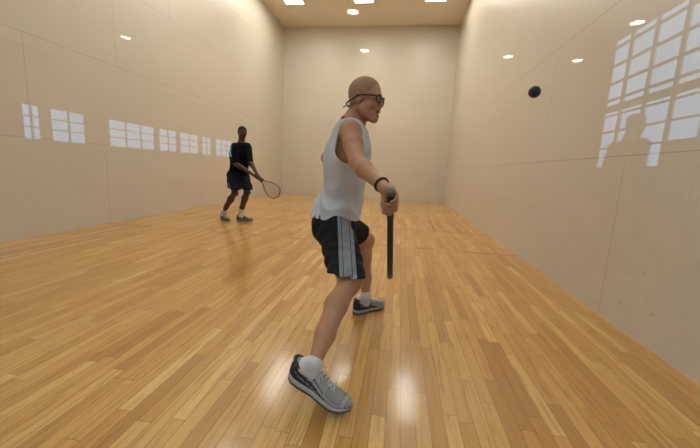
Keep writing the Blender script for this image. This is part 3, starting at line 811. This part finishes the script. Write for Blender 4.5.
o = mesh_obj('shorts', V, Q, attr_mat('dark_shorts_fabric', [(0, (.004, .0045, .009)), (.35, (.16, .19, .26))], .85), p2, True, {'m': mk}); o['label'] = 'dark shorts with thin pale trim near the hem'
sm2 = dict(outsole=simple('black_rubber', (.03, .03, .03), .7), midsole=simple('grey_foam_sole', (.22, .22, .20), .6), lace=shoe_m['lace'], collar=simple('grey_padding', (.10, .10, .10), .8),
           upper=attr_mat('grey_upper', [(0, (.22, .22, .205)), (.2, (.08, .08, .075)), (.55, (.28, .28, .26))], .6))
for (a_, b_, d_), sd in zip(fs, 'RL'):
    se = bpy.data.objects.new('shoe', None); se.location = Vector(a_)-p2.location; link(se, p2)
    PS = make_shoe(a_, b_, (0, 0, 1), se, sm2); make_sock(J2['an'+sd], J2['kn'+sd], PS, p2, sockm, .10, .042, J2['foot'+sd])
rm2 = dict(grip=rm['grip'], cap=rm['cap'], frame=simple('red_brown_frame', (.16, .035, .02), .35), bumper=simple('brown_bumper', (.09, .03, .02), .5), string=simple('pale_string', (.42, .36, .28), .5))
make_racket(A(rG)-A(rA)*.05, rA, rW, 'red-brown racket with pale strings held by the player near the left wall', rm2)

# ================================================================== onlooker outside the glass (seen mirrored)
gx, gy = 3.70, -15.9
J3 = dict(head=(gx+.03, gy, 1.60), head_up=(.02, 0, 1), face=(1, 0, -.06), neck=(gx, gy, 1.47), shR=(gx-.01, gy-.19, 1.38), shL=(gx-.01, gy+.19, 1.38), elR=(gx-.04, gy-.25, 1.10), elL=(gx-.04, gy+.25, 1.10),
          wrR=(gx+.06, gy-.24, .86), wrL=(gx+.06, gy+.24, .86), hipR=(gx-.02, gy-.09, .90), hipL=(gx-.02, gy+.09, .90), knR=(gx, gy-.11, .49), knL=(gx+.02, gy+.10, .49),
          anR=(gx-.03, gy-.12, .10), anL=(gx-.02, gy+.12, .10), back=(-1, 0, 0), footR=(gx+.05, gy-.12, .05), footL=(gx+.05, gy+.12, .05))
p3 = empty('person', (gx, gy, 0), 'person in dark clothes standing outside the glass, mirrored as a silhouette on the right', 'person')
hands = [open_hand(J3['wrR'], (.15, 0, -1), (1, 0, 0), 1), open_hand(J3['wrL'], (.15, 0, -1), (1, 0, 0), -1)]
P3 = make_body(J3, p3, skin_mat('skin_medium', (.25, .13, .08), (.2, .09, .06), (.2, .08, .06)), .010, .86, hands)
make_hair(J3, p3, simple('dark_brown_hair', (.03, .02, .012), .9), .86, P3, .008, th=.006)
def cloth(name, J_, prs, cuts, subs, mat, par, h=.011):
    lo, hi = bounds(prs, .05); F = Field(lo, hi, h)
    for p_, k in prs: F.add(p_, k)
    for c in cuts: F.cut(*c)
    for s in subs: F.sub(s, .008)
    V, Q = F.mesh(); return mesh_obj(name, V, Q, mat, par)
pr = torso_prims(J3, .02)[0]
for sd in 'LR': pr = pr+[(cone(J3['sh'+sd], J3['el'+sd], .07, .055), .03), (cone(J3['el'+sd], J3['wr'+sd], .052, .042), .02)]
cloth('jacket', J3, pr+[(cone((gx, gy, 1.40), (gx, gy, 1.44), .08, .056), .03)], [], [cone((gx, gy, 1.47), (gx+.02, gy, 1.6), .055, .07)], simple('dark_jacket', (.04, .04, .05), .9), p3)
cloth('trousers', J3, [(cone(J3['hip'+s], J3['kn'+s], .10, .078), .03) for s in 'LR']+[(cone(J3['kn'+s], J3['an'+s], .076, .06), .03) for s in 'LR'], [((0, 0, .07), (0, 0, -1))], [], simple('dark_trousers', (.03, .03, .04), .9), p3)
for sd in 'LR':
    a_ = A(J3['an'+sd])*[1, 1, 0]-A((.07, 0, 0)); se = bpy.data.objects.new('shoe', None); se.location = Vector(a_)-p3.location; link(se, p3)
    make_shoe(a_, a_+A((.29, 0, 0)), (0, 0, 1), se, sm2)

# cabinet in the hall, mirrored at the right edge
cx0, cy0 = 5.6, -17.2
ce = empty('cabinet', (cx0, cy0, 0), 'dark tall cabinet mirrored at the right edge against the window', 'cabinet')
m = MB(); m.box(cx0-.25, cx0+.25, cy0-.7, cy0+.7, .08, 1.62); m.box(cx0-.22, cx0+.22, cy0-.66, cy0+.66, 0, .08); m.box(cx0-.28, cx0+.28, cy0-.73, cy0+.73, 1.62, 1.66)
m.build('body', M_hall, ce)
for sg in (-1, 1):
    dm = MB(); dm.box(cx0-.27, cx0-.25, cy0+sg*.35-.335, cy0+sg*.35+.335, .11, 1.59); dd = dm.build('door', M_mull, ce)
    hm_ = MB(); hm_.box(cx0-.30, cx0-.27, cy0+sg*.06-.01, cy0+sg*.06+.01, .8, 1.0); hm_.build('handle', M_frame, dd)
# ================================================================== ball in the air
bc = at(534.5, 92, 1.85); n1, n2, r = 32, 20, .0286
v = [bc+Vector((math.cos(2*math.pi*k/n1)*math.sin(math.pi*i/n2), math.sin(2*math.pi*k/n1)*math.sin(math.pi*i/n2), math.cos(math.pi*i/n2)))*r for i in range(n2+1) for k in range(n1)]
fc = [(i*n1+k, (i+1)*n1+k, (i+1)*n1+(k+1) % n1, i*n1+(k+1) % n1) for i in range(n2) for k in range(n1)]
be = empty('racquetball', bc, 'small dark blue rubber ball in mid-air before the right wall', 'ball')
mesh_obj('ball_shell', v, fc, simple('blue_rubber', (.007, .026, .05), .5, .15, 80), be)
sm_ = MB(); sm_.tube([bc+Vector((math.cos(a)*.8, math.sin(a)*.5, math.sin(a)*.6)).normalized()*(r-.0002) for a in np.linspace(0, 2*math.pi, 40, endpoint=False)], .0006, 5, True)
sm_.build('seam', simple('blue_seam', (.02, .05, .10), .5), be, True)

# ------------------------------------------------------------------ sky
wd = bpy.data.worlds.new('sky'); scene.world = wd; wd.use_nodes = True; nt = wd.node_tree; nt.nodes.clear()
tc = nt.nodes.new('ShaderNodeTexCoord'); nz = nt.nodes.new('ShaderNodeTexNoise'); nz.inputs['Scale'].default_value = 2.2; nz.inputs['Detail'].default_value = 4
cr = nt.nodes.new('ShaderNodeValToRGB'); cr.color_ramp.elements[0].position = .35; cr.color_ramp.elements[0].color = (.30, .58, 1, 1); cr.color_ramp.elements[1].position = .7; cr.color_ramp.elements[1].color = (.46, .74, 1, 1)
bg = nt.nodes.new('ShaderNodeBackground'); bg.inputs[1].default_value = 4.3; wo = nt.nodes.new('ShaderNodeOutputWorld')
nt.links.new(tc.outputs['Generated'], nz.inputs['Vector']); nt.links.new(nz.outputs['Fac'], cr.inputs[0]); nt.links.new(cr.outputs[0], bg.inputs[0]); nt.links.new(bg.outputs[0], wo.inputs[0])

# ------------------------------------------------------------------ camera
cd = bpy.data.cameras.new('camera'); cam = bpy.data.objects.new('camera', cd); COL.objects.link(cam)
cd.sensor_fit = 'HORIZONTAL'; cd.sensor_width = 36; cd.lens = FPX*36/700; cd.clip_start = .02; cd.clip_end = 200
M = Matrix((R_, U_, -F_)).transposed().to_4x4(); M.translation = C0; cam.matrix_world = M
scene.camera = cam
scene.view_settings.view_transform = 'Standard'; scene.view_settings.look = 'None'; scene.view_settings.gamma = 1; scene.view_settings.use_curve_mapping = False
scene.view_settings.exposure = -0.34
